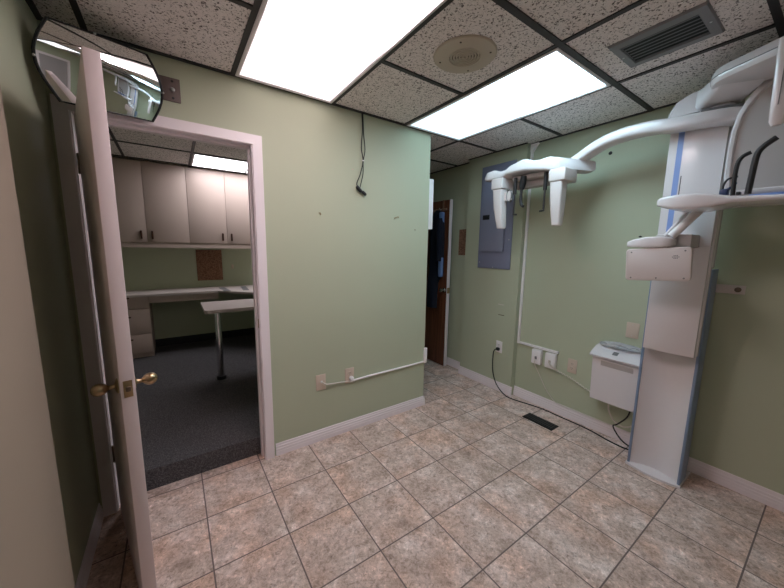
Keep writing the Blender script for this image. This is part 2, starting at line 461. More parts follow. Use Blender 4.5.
# ------------------------------------------------------------------ swinging door
TH = math.atan2(-.757, .153)
PX, PY = -.681, -.003
du = Vector((math.cos(TH), math.sin(TH), 0)); dv = Vector((-math.sin(TH), math.cos(TH), 0))
def D(u, v, z): return (PX + du.x*u + dv.x*v, PY + du.y*u + dv.y*v, z)
def dbox(mb, u0, u1, v0, v1, z0, z1, r=.002):
    t = MB().rbox(u0, u1, v0, v1, z0, z1, r)
    mb.add([D(*v) for v in t.v], t.f); return mb
LD = .772
door = thing('swing_door', 'off-white painted door standing open at the office doorway with brass knobs', 'door', (PX, PY, 0))
dbox(MB(), .012, LD, 0, .042, .012, 2.034).build('door_leaf', M['doorpaint'], door)
for z in (1.83, .345):
    hg = MB().lathe([(.006, 0), (.0065, .002), (.0065, .029), (.0045, .030), (.0065, .031), (.0065, .060), (.0045, .061), (.0065, .062), (.0065, .090), (.004, .094)], (PX, PY - .006, z - .047), n=12)
    dbox(hg, .0, .012, .001, .004, z - .045, z + .045, .0005)
    hg.build('hinge', M['hinge'], door)
lp = dbox(MB(), LD - .0005, LD + .0015, .0085, .0335, .930, .990, .0008).build('latch_plate', M['brass'], door)
dbox(MB(), LD, LD + .010, .014, .028, .952, .970, .003).build('latch_bolt', M['hinge'], lp)
zk = .958; uk = LD - .062
for sgn, v0 in ((-1, 0), (1, .042)):
    c = D(uk, v0, zk); ax = dv*sgn
    k = MB().lathe([(r*.86, h*.82) for r, h in ((.032, 0), (.032, .003), (.026, .008), (.012, .011), (.009, .016), (.009, .030), (.012, .034), (.019, .040), (.0245, .050), (.0262, .060), (.025, .070), (.020, .080), (.011, .087), (.003, .089))], c, ax, 28)
    k.build('door_knob', M['brass'], door)

# ------------------------------------------------------------------ convex mirror in the corner
mir = thing('convex_mirror', 'wide convex safety mirror with black rim up in the corner', 'mirror', (-.54, -.14, 2.18))
q = dict(c=Vector((-.538, -.14, 2.196)), yaw=.47, pit=.20, roll=.10)
ux = Vector((math.cos(q['yaw']), math.sin(q['yaw']), 0)); n0 = Vector((math.sin(q['yaw']), -math.cos(q['yaw']), 0))
up = Vector((0, 0, math.cos(q['pit']))) + n0*math.sin(q['pit'])
mn = n0*math.cos(q['pit']) - Vector((0, 0, 1))*math.sin(q['pit'])
uu = ux*math.cos(q['roll']) + up*math.sin(q['roll']); vv = -ux*math.sin(q['roll']) + up*math.cos(q['roll'])
W, H = .446, .288
# outline: flat top and bottom, bowed ends
out = []
right = [(W/2 - .055 + .055*math.sin(PI*k/12), -H/2 + H*k/12) for k in range(13)]
left = [(-x, -y) for x, y in right]
top = [(W/2 - .055 - (W - .11)*k/8, H/2) for k in range(1, 8)]
outline = right + top + left + [(-x, -y) for x, y in top]
def MP(a, b, h): return (q['c'] + uu*a + vv*b + mn*h)[:]
RC = .95
def HB(a, b): return .030 - (a*a + b*b)/(2*RC)
rings = []
for s_ in (1, .985, .95, .9, .8, .7, .6, .5, .4, .3, .2, .1, .02):
    rings.append([MP(a*s_, b*s_, HB(a*s_, b*s_)) for a, b in outline])
MB().loft(rings).build('mirror_glass', M['mirror'], mir, smooth=80)
rim = []
for s_, h in ((.978, .003), (.99, .006), (1.012, .005), (1.016, .0), (1.014, -.010), (.99, -.014), (.3, -.016), (.05, -.016)):
    rim.append([MP(a*s_, b*s_, HB(a*min(s_, 1), b*min(s_, 1)) + h if s_ > .95 else -.02) for a, b in outline])
MB().loft(rim, cap=False).build('rim', M['black'], mir, smooth=30)
for a, b in ((-.03, H/2 + .002), (W/2 + .002, .0), (-.07, -H/2 - .002), (-W/2 - .002, 0)):
    MB().lathe([(.004, -.004), (.005, .003), (.003, .006), (.001, .007)], MP(a, b, HB(a, b) + .004), mn, 10).build('clip_screw', M['steel'], mir)
MB().tube([MP(0, 0, -.02), MP(.05, 0, -.06), (-.42, YA - .012, 2.235), (-.386, YA - .009, 2.250)], .008, 8).build('swivel_arm', M['black'], mir)
pl = thing('mounting_plate', 'brown steel wall plate with a dome nut beside the mirror', 'plate', (-.29, YA, 2.26))
MB().rbox(-.375, -.256, YA - .006, YA, 2.204, 2.322, .003).build('plate', M['plate'], pl)
MB().lathe([(.011, 0), (.011, .005), (.008, .010), (.003, .012)], (-.290, YA - .006, 2.262), (0, -1, 0), 14).build('dome_nut', M['steel'], pl)
for z in (2.222, 2.304):
    MB().lathe([(.006, 0), (.006, .002), (.002, .003)], (-.290, YA - .006, z), (0, -1, 0), 10).build('screw', M['black'], pl)

# ------------------------------------------------------------------ ceiling fixtures
def troffer(label, x0, x1, y0, y1, lens, fw=.020, group=None, louvre=False):
    t = thing('ceiling_light', label, 'ceiling light', ((x0 + x1)/2, (y0 + y1)/2, ZC), group)
    f = MB(); zb = ZC - .0125; zt = ZC + .0005
    prof = [(0, zt), (0, zb + .003), (.004, zb), (fw - .005, zb), (fw, zb + .006), (fw, zt)]
    rings = []
    for d, z in prof: rings.append([(x0 + d, y0 + d, z), (x1 - d, y0 + d, z), (x1 - d, y1 - d, z), (x0 + d, y1 - d, z)])
    f.loft(rings, cap=False)
    f.build('frame', M['lightframe'], t, smooth=0)
    MB().box(x0 + fw - .001, x1 - fw + .001, y0 + fw - .001, y1 - fw + .001, ZC - .0065, ZC - .0005).build('diffuser', lens, t, smooth=0)
    if louvre:
        for k in range(1, 4):
            y = y0 + (y1 - y0)*k/4
            MB().box(x0 + fw, x1 - fw, y - .006, y + .006, ZC - .011, ZC - .006).build('louvre_bar', M['lightframe'], t, smooth=0)
    return t
troffer('large warm-white fluorescent troffer above the doorway wall', .012, G - .012, -2*G + .015, -.012, M['lens_warm'])
troffer('cool bluish-white fluorescent troffer between speaker tile and right wall', 2*G + .012, 3*G - .012, -2*G + .015, -.012, M['lens_cool'])
troffer('small louvred office light over the wall cabinets, seen through the doorway', -.098, 1.098, 1.932, 2.535, M['lens_office'], louvre=True)

troffer('fluorescent troffer behind the camera, a bright strip in the convex mirror', .012, G - .012, -5*G + .015, -3*G - .012, M['lens_back'])
sp = thing('ceiling_speaker', 'round beige ceiling speaker with concentric grille rings', 'speaker', (.928, -.893, ZC))
c = (.928, -.893, ZC)
MB().lathe([(.155, 0), (.156, .004), (.150, .009), (.100, .013), (.084, .012), (.084, .0005)], c, (0, 0, -1), 48).build('flange', M['beige'], sp, smooth=30)
MB().lathe([(.0835, .0005), (.0835, .0045), (.001, .0045)], c, (0, 0, -1), 40).build('cavity', M['beigedark'], sp)
for r in (.012, .026, .040, .054, .068, .080):
    pts = [(c[0] + r*math.cos(2*PI*k/40), c[1] + r*math.sin(2*PI*k/40), ZC - .0115) for k in range(40)]
    m = MB(); rings = []
    for k in range(40):
        a = 2*PI*k/40; rings.append([(c[0] + (r + dx)*math.cos(a), c[1] + (r + dx)*math.sin(a), ZC - .009 + dz) for dx, dz in ((-.0042, .004), (.0042, .004), (.0042, -.003), (0, -.0045), (-.0042, -.003))])
    m.loft(rings, closed=True).build('grille_ring', M['beige'], sp, smooth=60)
for k in range(4):
    a = .6 + k*PI/2
    MB().lathe([(.005, .0), (.005, .002), (.002, .003)], (c[0] + .125*math.cos(a), c[1] + .125*math.sin(a), ZC - .0108), (0, 0, -1), 10).build('screw', M['beigedark'], sp)

vt = thing('air_register', 'grey rectangular ceiling air register with black louvre slats', 'vent', (1.566, -1.51, ZC))
vx0, vx1, vy0, vy1 = 1.425, 1.71, -1.686, -1.336
f = MB(); rings = []
for d, z in ((0, 0), (0, -.003), (.006, -.010), (.044, -.013), (.047, -.011), (.047, -.001)):
    rings.append([(vx0 + d, vy0 + d*.8, ZC + z), (vx1 - d, vy0 + d*.8, ZC + z), (vx1 - d, vy1 - d*.8, ZC + z), (vx0 + d, vy1 - d*.8, ZC + z)])
f.loft(rings, cap=False).build('flange', M['ventgrey'], vt, smooth=0)
MB().box(vx0 + .046, vx1 - .046, vy0 + .036, vy1 - .036, ZC - .002, ZC - .0004).build('duct_opening', M['ventblack'], vt, smooth=0)
ns = 7
for k in range(ns):
    x = vx0 + .058 + (vx1 - vx0 - .116)*k/(ns - 1)
    m = MB().box(x - .0035, x + .0035, vy0 + .037, vy1 - .037, ZC - .0100, ZC - .0085)
    m.build('louvre', M['louvre'], vt, smooth=0)
for y in (vy0 + .018, vy1 - .018):
    MB().lathe([(.0045, 0), (.0045, .002), (.002, .003)], ((vx0 + vx1)/2, y, ZC - .0122), (0, 0, -1), 10).build('screw', M['steel'], vt)

# ------------------------------------------------------------------ items on the doorway wall
def wall_plate(name, label, cat, frame, c, w, h, mat, kind, group=None, t=.006):
    """frame 'A': doorway wall (normal -y); frame 'B': right wall (normal -x)"""
    def T(u, v, d):       # u to the right in view, v up, d out of the wall
        return (c[0] + u, c[1] - d, c[2] + v) if frame == 'A' else (c[0] - d, c[1] - u, c[2] + v)
    root = thing(name, label, cat, c, group)
    def part(mb, nm, mt, par=root, **k):
        mb.v = [T(*v) for v in mb.v]; return mb.build(nm, mt, par, **k)
    part(MB().rbox(-w/2, w/2, -h/2, h/2, 0, t, .003), 'cover_plate', mat)
    if kind == 'duplex':
        for s in (1, -1):
            o_ = part(MB().prism(rrect(.034, .028, .012), 'z', t - .001, t + .002), 'receptacle', mat) if False else None
            pts = [(a, b + s*.0195) for a, b in rrect(.034, .029, .012)]
            o_ = part(MB().prism(pts, 'z', t - .001, t + .0025), 'receptacle', mat)
            for du_ in (-.0065, .0065):
                part(MB().box(du_ - .0011, du_ + .0011, s*.0195 - .001, s*.0195 + .008, t + .0024, t + .0029), 'slot', M['black'], o_, smooth=0)
            part(MB().lathe([(.0022, t + .0024), (.0022, t + .0029)], (0, s*.0195 - .007, 0), n=10), 'slot', M['black'], o_, smooth=0)
        part(MB().lathe([(.0032, t - .001), (.003, t + .0015), (.001, t + .002)], n=10), 'screw', M['steel'])
    elif kind == 'jack':
        part(MB().lathe([(.009, t - .001), (.009, t + .006), (.006, t + .008), (.002, t + .008)], (.004, .004, 0), n=14), 'jack', M['white'])
        for s in (1, -1): part(MB().lathe([(.003, t - .001), (.003, t + .0012), (.001, t + .002)], (0, s*h*.36, 0), n=10), 'screw', M['steel'])
    elif kind == 'blank':
        for s in (1, -1): part(MB().lathe([(.003, t - .001), (.003, t + .0012), (.001, t + .002)], (0, s*h*.36, 0), n=10), 'screw', M['steel'])
    return root
wall_plate('wall_plate', 'beige jack plate nearest the doorway casing, feeding a white cable', 'wall plate', 'A', (.496, YA, .462), .076, .122, M['outlet'], 'jack')
wall_plate('wall_outlet', 'beige outlet with a white plug, second plate from the doorway', 'outlet', 'A', (.733, YA, .463), .078, .122, M['outlet'], 'duplex')
# white cable along the wall and around the corner
cb = thing('wall_cable', 'white cable strung along the wall from jack plate to the corner', 'cable', (.50, YA, .45))
MB().tube(curve([(.500, YA - .012, .466), (.520, YA - .026, .452), (.555, YA - .016, .438), (.64, YA - .011, .428), (.74, YA - .0105, .418)], 6), .005, 8).build('cable_end', M['wire_white'], cb)
m = MB()
pth = curve([(.735, YA - .0125, .418), (.95, YA - .0095, .423), (1.2, YA - .0095, .425), (1.40, YA - .0095, .427), (1.503, YA - .0095, .430)], 6)
m.tube(pth, .0085, 8); m.build('raceway', M['white'], cb)
MB().rbox(1.490, 1.521, YA - .022, YA - .001, .418, .560, .004).build('corner_piece', M['white'], cb)
pg = thing('outlet_plug', 'white plug pushed into the beige outlet above the strung cable', 'plug', (.745, YA - .0087, .440))
MB().lathe([(.018, 0), (.019, .005), (.018, .022), (.012, .028), (.003, .029)], (.742, YA - .0087, .442), (0, -1, 0), 18).build('plug_body', M['white'], pg)
MB().tube(curve([(.745, YA - .034, .436), (.752, YA - .040, .422), (.760, YA - .025, .410), (.752, YA - .018, .404)], 6), .0028, 8).build('plug_lead', M['wire_white'], pg)

nl = MB().tube(curve([(.508, YA, 1.693), (.508, YA - .016, 1.693), (.512, YA - .020, 1.685), (.506, YA - .018, 1.678)], 5), .0032, 8).build('picture_hook', M['brass'])
tag(nl, 'small brass picture hook in the wall right of the doorway casing', 'hook')
nl = MB().tube(curve([(1.145, YA, 1.700), (1.150, YA - .018, 1.706), (1.168, YA - .018, 1.712), (1.172, YA - .015, 1.702)], 5), .0032, 8).build('picture_hook', M['brass'])
tag(nl, 'small bent brass hook in the wall below and right of the hanging cables', 'hook')
nl = MB().lathe([(.004, 0), (.004, .004), (.0015, .006)], (1.358, YA, 1.617), (0, -1, 0), 10).build('wall_screw', M['hinge'])
tag(nl, 'tiny dark screw in the wall near the corridor corner', 'screw')
nl = MB().lathe([(.005, 0), (.004, .003), (.0015, .004)], (.768, YA, 2.021), (0, -1, 0), 10).build('wall_plug', M['outlet'])
tag(nl, 'tiny tan wall plug left of the hanging black cables', 'plug')
hc = thing('hanging_cables', 'pair of black cables with plugs hanging from the ceiling', 'cable', (.84, YA - .012, ZC))
MB().tube(curve([(.838, YA - .010, ZC - .002), (.842, YA - .012, 2.30), (.832, YA - .014, 2.18), (.847, YA - .012, 2.09), (.822, YA - .014, 1.99), (.795, YA - .016, 1.93), (.797, YA - .018, 1.902)], 6), .0035, 8).build('cable', M['rubber'], hc)
MB().tube(curve([(.846, YA - .010, ZC - .002), (.852, YA - .012, 2.28), (.862, YA - .014, 2.17), (.849, YA - .012, 2.09), (.845, YA - .016, 2.0), (.828, YA - .016, 1.93), (.820, YA - .018, 1.90)], 6), .0035, 8).build('cable', M['rubber'], hc)
MB().rbox(.840, .855, YA - .018, YA - .006, 2.088, 2.096, .002).build('cable_tie', M['white'], hc)
m = MB().tube([(.792, YA - .018, 1.905), (.800, YA - .020, 1.893), (.820, YA - .020, 1.876), (.832, YA - .020, 1.868)], [.010, .014, .014, .009], 10)
m.build('connector', M['black'], hc)
m = MB().tube([(.836, YA - .020, 1.876), (.842, YA - .020, 1.868), (.862, YA - .020, 1.853), (.868, YA - .020, 1.848)], [.006, .012, .012, .007], 10)
m.build('connector', M['black'], hc)
bx = MB().rbox(1.5055, 1.572, .030, .36, 1.632, 2.060, .004).build('wall_dispenser', M['white'])
tag(bx, 'white flat wall box just round the corridor corner', 'wall box')

# ------------------------------------------------------------------ corridor: brown door folded back, coats, cork strip
bd = thing('brown_door', 'reddish-brown wooden door standing open in the corridor', 'door', (2.39, 1.37, 0))
MB().rbox(2.352, 2.390, .618, 1.37, .012, 2.035, .002).build('door_leaf', M['wood'], bd)
e = MB().rbox(2.350, 2.392, .606, .6185, .012, 2.037, .002).build('edge_strip', M['trim'], bd); e['label'] = 'white painted door edge'
kx = MB().lathe([(.026, 0), (.026, .004), (.011, .010), (.010, .034), (.020, .044), (.0245, .056), (.022, .066), (.010, .072), (.002, .073)], (2.352, .655, .967), (-1, 0, 0), 20)
kx.build('door_knob', M['chrome'], bd)
MB().rbox(2.349, 2.393, .6045, .607, .930, 1.000, .0008).build('latch_plate', M['brass'], bd)
rk = thing('over_door_rack', 'pale coat rail hung on the brown corridor door', 'coat rack', (2.34, .85, 1.95))
MB().rbox(2.338, 2.3515, .655, 1.25, 1.915, 1.940, .004).build('rail', M['oak'], rk)
for y in (.72, 1.0):
    MB().rbox(2.346, 2.3515, y - .012, y + .012, 1.94, 2.040, .001).build('strap', M['oak'], rk)
for y in (.735, .96):
    MB().tube(curve([(2.340, y, 1.930), (2.318, y, 1.925), (2.304, y, 1.932), (2.300, y, 1.945)], 5), .004, 8).build('hook', M['steel'], rk)
def coat(label, yc, x0, ztop, zbot, w, mat, lining):
    t = thing('hanging_coat', label, 'coat', (x0, yc, ztop), 'coats on the corridor door')
    rings = []
    hs = [(0, .03, .025), (.03, .07, .035), (.09, w*.40, .042), (.18, w*.48, .046), (.40, w*.46, .048), (.62, w*.46, .048), (.74, w*.34, .044), (1.0, w*.32, .040)]
    n = 28
    for h, a, b in hs:
        z = ztop + (zbot - ztop)*h
        ring = []
        for k in range(n):
            th = 2*PI*k/n
            rr = 1 + .10*math.sin(5*th + 3*h)*h
            ring.append((x0 + b*math.cos(th)*rr, yc + (.055 if h > .7 else 0) + a*math.sin(th)*rr, z))
        rings.append(ring)
    MB().loft(rings).build('coat_body', mat, t, smooth=70)
    sl = []
    for h in range(9):
        z = ztop - .10 - .062*h; 
        sl.append((x0 - .045, yc - w*.40, z))
    MB().tube(sl, [.035, .045, .05, .05, .047, .045, .044, .043, .040], 10).build('sleeve', mat, t)
    if lining:
        ln = MB().rbox(x0 - .056, x0 - .020, yc - w*.56, yc - w*.30, ztop - .30, ztop - .03, .012).build('lining', M['bluelining'], t)
        ln['label'] = 'light blue lining'
        MB().rbox(x0 - .056, x0 - .020, yc - w*.58, yc - w*.36, ztop - .78, ztop - .55, .010).build('lining', M['bluelining'], t)
    return t
coat('navy coat with light blue lining hung nearest the white door edge', .742, 2.286, 1.915, .74, .25, M['navy'], True)
coat('plain navy coat hung farther along the brown corridor door', 1.14, 2.280, 1.905, .86, .28, M['navy'], False)
ck = MB().rbox(2.4505, 2.4599, .425, .545, 1.395, 1.692, .003).build('cork_strip', M['cork'])
tag(ck, 'narrow brown cork strip on the corridor wall beside the furred-out corner', 'cork board')

# ------------------------------------------------------------------ right wall fittings
ep = thing('electrical_panel', 'blue-grey electrical breaker panel flush on the right wall', 'electrical panel', (XJ, -.033, 1.79))
MB().rbox(XJ - .012, XJ, -.232, .166, 1.270, 2.300, .003).build('trim_cover', M['panelgrey'], ep)
pdo = MB().rbox(XJ - .040, XJ - .012, -.155, .128, 1.445, 2.170, .004).build('panel_door', M['paneldoor'], ep)
MB().rbox(XJ - .044, XJ - .040, -.128, -.112, 1.66, 1.72, .001).build('latch', M['panelgrey'], pdo)
MB().rbox(XJ - .0412, XJ - .0398, .020, .105, 1.765, 1.812, .0004).build('nameplate', M['black'], pdo)
for y, z in ((-.205, 1.56), (-.205, 2.26), (.14, 1.33), (-.033, 1.282)):
    MB().lathe([(.006, 0), (.005, .003), (.002, .004)], (XJ - .012, y, z), (-1, 0, 0), 10).build('screw', M['steel'], ep)

rc = thing('cable_raceway', 'white cable raceway dropping from ceiling along the furred-out corner', 'raceway', (XB, -.34, .56))
MB().rbox(XB - .022, XB, -.357, -.335, .548, ZC - .055, .003).build('vertical_duct', M['white'], rc)
MB().prism([(-.360, ZC - .008), (-.41, ZC - .010), (-.359, ZC - .075), (-.334, ZC - .075), (-.334, ZC - .008)], 'x', XB - .026, XB - .001).build('elbow', M['white'], rc)
MB().rbox(XB - .020, XB, -.745, -.357, .548, .570, .003).build('horizontal_duct', M['white'], rc)

def jackbox(label, y0, y1, jack_mat):
    t = thing('surface_box', label, 'wall box', (XB, (y0 + y1)/2, .47))
    MB().rbox(XB - .042, XB, y0, y1, .404, .540, .006).build('box_body', M['white'], t)
    MB().rbox(XB - .044, XB - .041, (y0 + y1)/2 - .010, (y0 + y1)/2 + .010, .45, .478, .001).build('socket', jack_mat, t)
    return t
jackbox('white surface box under the raceway, nearer the furred-out corner', -.600, -.510, M['xdgrey'])
jackbox('white surface box under the raceway end, beside the beige outlet', -.735, -.641, M['beige'])
wall_plate('wall_outlet', 'beige outlet on the right wall beside the white surface boxes', 'outlet', 'B', (XB, -.867, .475), .078, .124, M['outlet'], 'duplex')
wall_plate('blank_plate', 'blank beige wall plate above the white control box', 'wall plate', 'B', (XB, -1.264, .880), .080, .116, M['outlet'], 'blank')
wall_plate('wall_outlet', 'white outlet below the electrical panel with a black plug', 'outlet', 'B', (XJ, -.165, .470), .074, .122, M['white'], 'duplex')

pc = thing('power_cord', 'black power cord running from white outlet along the floor to the column', 'cord', (XJ - .01, -.165, .45))
MB().rbox(XJ - .036, XJ - .0086, -.182, -.148, .434, .464, .005).build('plug', M['rubber'], pc)
pts = curve([(XJ - .034, -.163, .448), (XJ - .050, -.150, .442), (XJ - .050, -.135, .405), (XJ - .040, -.125, .30), (XJ - .038, -.135, .19), (XJ - .042, -.19, .08), (XJ - .060, -.30, .018), (XJ - .055, -.40, .0065), (2.372, -.64, .0065), (2.375, -.84, .0065), (2.372, -1.06, .0065), (2.338, -1.22, .0065), (2.330, -1.33, .0065), (2.352, -1.385, .010), (2.375, -1.375, .03)], 7)
MB().tube(pts, .0052, 8).build('cord', M['rubber'], pc)
w1 = MB().tube(curve([(XB - .0475, -.555, .455), (XB - .056, -.556, .43), (XB - .054, -.560, .395), (XB - .012, -.590, .297), (XB - .006, -.66, .18), (XB - .010, -.74, .108), (XB - .018, -.79, .098), (XB - .016, -.95, .098), (XB - .016, -1.20, .098)], 7), .0032, 8).build('white_cable', M['wire_white'])
tag(w1, 'thin white cable drooping from the left surface box to the baseboard', 'cable')
# coiled white cord
path = curve([(XB - .052, -.690, .462), (XB - .056, -.71, .440), (XB - .050, -.77, .408), (XB - .016, -.86, .372), (XB - .016, -.96, .335), (XB - .018, -1.05, .305)], 22)
hel = []
for i, p in enumerate(path):
    a = i*1.25
    hel.append((p[0] + .0045*math.cos(a), p[1] + .003*math.cos(a), p[2] + .0062*math.sin(a)))
w2 = MB().tube(hel, .0034, 6).build('coiled_cord', M['wire_white'])
tag(w2, 'coiled white cord stretched from the right surface box to the control box', 'cord')

cbx = thing('control_box', 'white wall-mounted control box with a slanted lid left of the column', 'control box', (XB, -1.22, .50))
bxm = MB()
bxm.prism([(XB, .300), (2.300, .312), (2.278, .655), (2.300, .672), (XB, .705)], 'y', -1.385, -1.075)
o = bxm.build('housing', M['xwhite'], cbx, smooth=0); bv = o.modifiers.new('bevel', 'BEVEL'); bv.width = .004; bv.segments = 2
lid = MB(); rings = []
for y in (-1.396, -1.39, -1.066, -1.060):
    s = 0 if y in (-1.39, -1.066) else .002
    rings.append([(2.258 + s, y, .664), (2.30, y, .690), (2.36, y, .716), (XB, y, .728), (XB, y, .740 - s), (2.36, y, .729 - s), (2.30, y, .703 - s), (2.256 + s, y, .676 - s)])
lid.loft(rings).build('lid', M['xwhite'], cbx, smooth=50)
MB().rbox(2.279, 2.290, -1.345, -1.135, .600, .652, .003).build('recess_strip', M['xgrey'], cbx)
sh = MB().loft([[(x, y, z + .001) for (x, z) in ((2.285, .6985), (2.320, .7150), (2.3195, .7165), (2.2845, .7000))] for y in (-1.20, -1.235)])
sh.build('sticker', M['xdgrey'], cbx)
# crumpled clear bag on the lid
bm = bmesh.new(); bmesh.ops.create_icosphere(bm, subdivisions=4, radius=1)
from mathutils import noise as mnoise
for v in bm.verts:
    d = v.co.copy(); nn = mnoise.noise(d*3.1)*.34 + mnoise.noise(d*7.3)*.24
    f_ = 1 + nn
    zz = d.z*.024*f_
    v.co = Vector((2.372 + d.x*.040*f_, -1.225 + d.y*.145*(1 + nn*.4), .7525 + max(zz, -.010)))
MBb = MB().bm(bm); bg = MBb.build('plastic_bag', M['clear'], smooth=25)
tag(bg, 'crumpled clear plastic bag lying on the control box lid', 'plastic bag')
for nm, pts, r, mt, lb in (
    ('white_cable', [(2.375, -1.185, .305), (2.378, -1.190, .23), (2.382, -1.23, .16), (2.384, -1.30, .14), (2.386, -1.36, .19), (2.388, -1.372, .27), (2.39, -1.36, .306)], .006, M['wire_white'], 'looped white cable hanging under the control box'),
    ('black_cable', [(2.36, -1.335, .308), (2.362, -1.315, .23), (2.364, -1.26, .15), (2.366, -1.235, .125), (2.372, -1.255, .08), (2.385, -1.29, .032), (2.392, -1.33, .0075), (2.395, -1.36, .0075)], .005, M['rubber'], 'black cable hanging under the control box down to the floor')):
    o = MB().tube(curve(pts, 7), r, 8).build(nm, mt); tag(o, lb, 'cable')
wb_ = thing('wall_bracket', 'pale metal bracket tying the column top to the right wall', 'bracket', (XB, -1.72, 1.24))
MB().rbox(XB - .008, XB, -1.790, -1.60, 1.215, 1.268, .002).build('bracket_plate', M['xpost'], wb_)
MB().lathe([(.015, 0), (.015, .005), (.010, .009), (.003, .010)], (XB - .008, -1.760, 1.242), (-1, 0, 0), 16).build('bolt', M['hinge'], wb_)
wh = MB().lathe([(.012, 0), (.013, .004), (.009, .007), (.002, .008)], (XB, -.989, 2.195), (-1, 0, 0), 16).build('wall_plug', M['black'])
tag(wh, 'black round wall plug on the right wall under the curved arm', 'plug')
fv = thing('floor_register', 'dark metal floor register in the tiles near the right wall', 'vent', (2.158, -.772, 0))
MB().rbox(2.100, 2.216, -.905, -.640, .0003, .006, .002).build('flange', M['ventblack'], fv)
for k in range(14):
    y = -.885 + .0175*k
    MB().box(2.118, 2.198, y, y + .007, .0058, .0078).build('louvre', M['graphite'], fv, smooth=0)

# ------------------------------------------------------------------ dental X-ray machine
xr = thing('dental_xray_machine', 'tall white panoramic dental X-ray machine on a column against the right wall', 'x-ray machine', (2.29, -1.552, 0))
Y0, Y1 = -1.688, -1.408
def chan(depth, x_front, x_back, y0, y1, n=14):
    pts = [(x_back, y0), (x_back, y1)]
    for k in range(n + 1):
        t = k/n; pts.append((x_front + depth*4*t*(1 - t), y1 + (y0 - y1)*t))
    return pts
MB().prism(chan(.055, 2.168, 2.36, Y0 + .014, Y1 - .014), 'z', .014, 1.30).build('column', M['xwhite'], xr, smooth=30)
for y in (Y1 - .0145, Y0):
    r_ = MB().rbox(2.160, 2.290, y, y + .0145, .014, 1.365, .003).build('side_rail', M['xrail'], xr); r_['label'] = 'steel-blue side rail'
foot = [(2.385, Y0 - .004), (2.385, Y1 + .004)]
for k in range(13):
    t = k/12; foot.append((2.150 - .028*math.sin(PI*t), Y1 + .006 + (Y0 - Y1 - .012)*t))
MB().prism(foot, 'z', .0005, .0145).build('foot', M['xwhite'], xr, smooth=30)
MB().rbox(2.362, 2.414, Y0 + .02, Y1 - .02, .10, 1.318, .003).build('back_plate', M['xgrey'], xr)
# moving carriage
ZC0, ZC1 = .850, 2.19
MB().rbox(2.140, 2.205, -1.684, -1.424, 1.37, ZC1, .010, 3).build('carriage_body', M['xwhite'], xr)
MB().rbox(2.124, 2.159, -1.682, -1.424, ZC0 + .004, ZC1, .006, 3).build('carriage_frame', M['xwhite'], xr)
cov = MB(); 
def cover_ring(z, grow=0):
    pts = []
    for k in range(13):
        t = k/12; y = -1.430 + (-1.672 + 1.430)*t
        pts.append((2.104 - .010*math.sin(PI*t) + grow, y, z))
    return pts + [(2.1255, -1.674, z), (2.1255, -1.428, z)]
cov.loft([cover_ring(ZC0, .004), cover_ring(ZC0 + .006), cover_ring(1.49), ]).build('lower_cover', M['xwhite'], xr, smooth=40)
cov = MB().loft([cover_ring(1.494), cover_ring(ZC1 - .02)]).build('upper_cover', M['xwhite'], xr, smooth=40)
def cover_x(y):
    t = (y + 1.430)/(-1.672 + 1.430); return 2.104 - .010*math.sin(PI*max(0, min(1, t)))
st = MB(); rings = []
for y in (-1.470, -1.479, -1.488, -1.497):
    x = cover_x(y); rings.append([(x - .0012, y, 1.555), (x - .0012, y, 2.165), (x + .002, y, 2.165), (x + .002, y, 1.555)])
s_ = st.loft(rings).build('blue_stripe', M['xblue'], xr, smooth=40); s_['label'] = 'blue vertical stripe'
MB().rbox(2.094, 2.101, -1.508, -1.504, 1.785, 1.895, .0005).build('height_mark', M['black'], xr)
# top hood
hood = []
for x, k in ((2.030, .88), (2.045, .97), (2.08, 1.0), (2.260, 1.0)):
    pr = [(-1.418, 2.205), (-1.424, 2.240), (-1.450, 2.290), (-1.510, 2.318), (-1.590, 2.335), (-1.670, 2.338), (-1.690, 2.32), (-1.690, 2.205)]
    cy, cz = -1.56, 2.25
    hood.append([(x, cy + (y - cy)*k, max(2.205, cz + (z - cz)*k)) for y, z in pr])
MB().loft(hood).build('top_hood', M['xwhite'], xr, smooth=40)
rings = []
for t in (0, .25, .5, .75, 1):
    x = 2.10 - .22*t; y = -1.600 - .14*t; hw = .085 + .01*t; z0 = 2.212 + .036*t*t; z1 = 2.325 - .02*t
    d_ = Vector((-.22, -.14, 0)).normalized(); n_ = Vector((d_.y, -d_.x, 0))
    rings.append([(x + n_.x*a_, y + n_.y*a_, (z0 + z1)/2 + b_) for a_, b_ in rrect(hw*2, z1 - z0, .025, 4)])
MB().loft(rings).build('beam_neck', M['xwhite'], xr, smooth=50)
MB().rbox(2.05, 2.25, -1.684, -1.425, 2.186, 2.207, .004).build('hood_seam', M['xdgrey'], xr)
# ceph arm: wraps the tower front, then runs along the wall
arm = []
for (x, y, z), hw, hh in zip(curve([(2.20, -1.715, 2.150), (2.07, -1.690, 2.153), (2.030, -1.60, 2.156), (2.022, -1.46, 2.164), (2.030, -1.35, 2.182), (2.055, -1.19, 2.187), (2.085, -1.06, 2.168), (2.115, -.92, 2.115), (2.12, -.84, 2.085)], 5),
                             [.045]*41, [.034]*41):
    arm.append((x, y, z))
rings = []
for i, p in enumerate(arm):
    a = Vector(arm[max(i - 1, 0)]); b = Vector(arm[min(i + 1, len(arm) - 1)]); t = (b - a).normalized()
    w = t.cross(Vector((0, 0, 1))).normalized(); u = w.cross(t).normalized()
    hh = .034 if i < 20 else .034 - .006*(i - 20)/20
    rings.append([(Vector(p) + w*a_ + u*b_)[:] for a_, b_ in rrect(.105, hh*2, .020, 4)])
MB().loft(rings).build('cephalostat_arm', M['xwhite'], xr, smooth=50)
rings = []
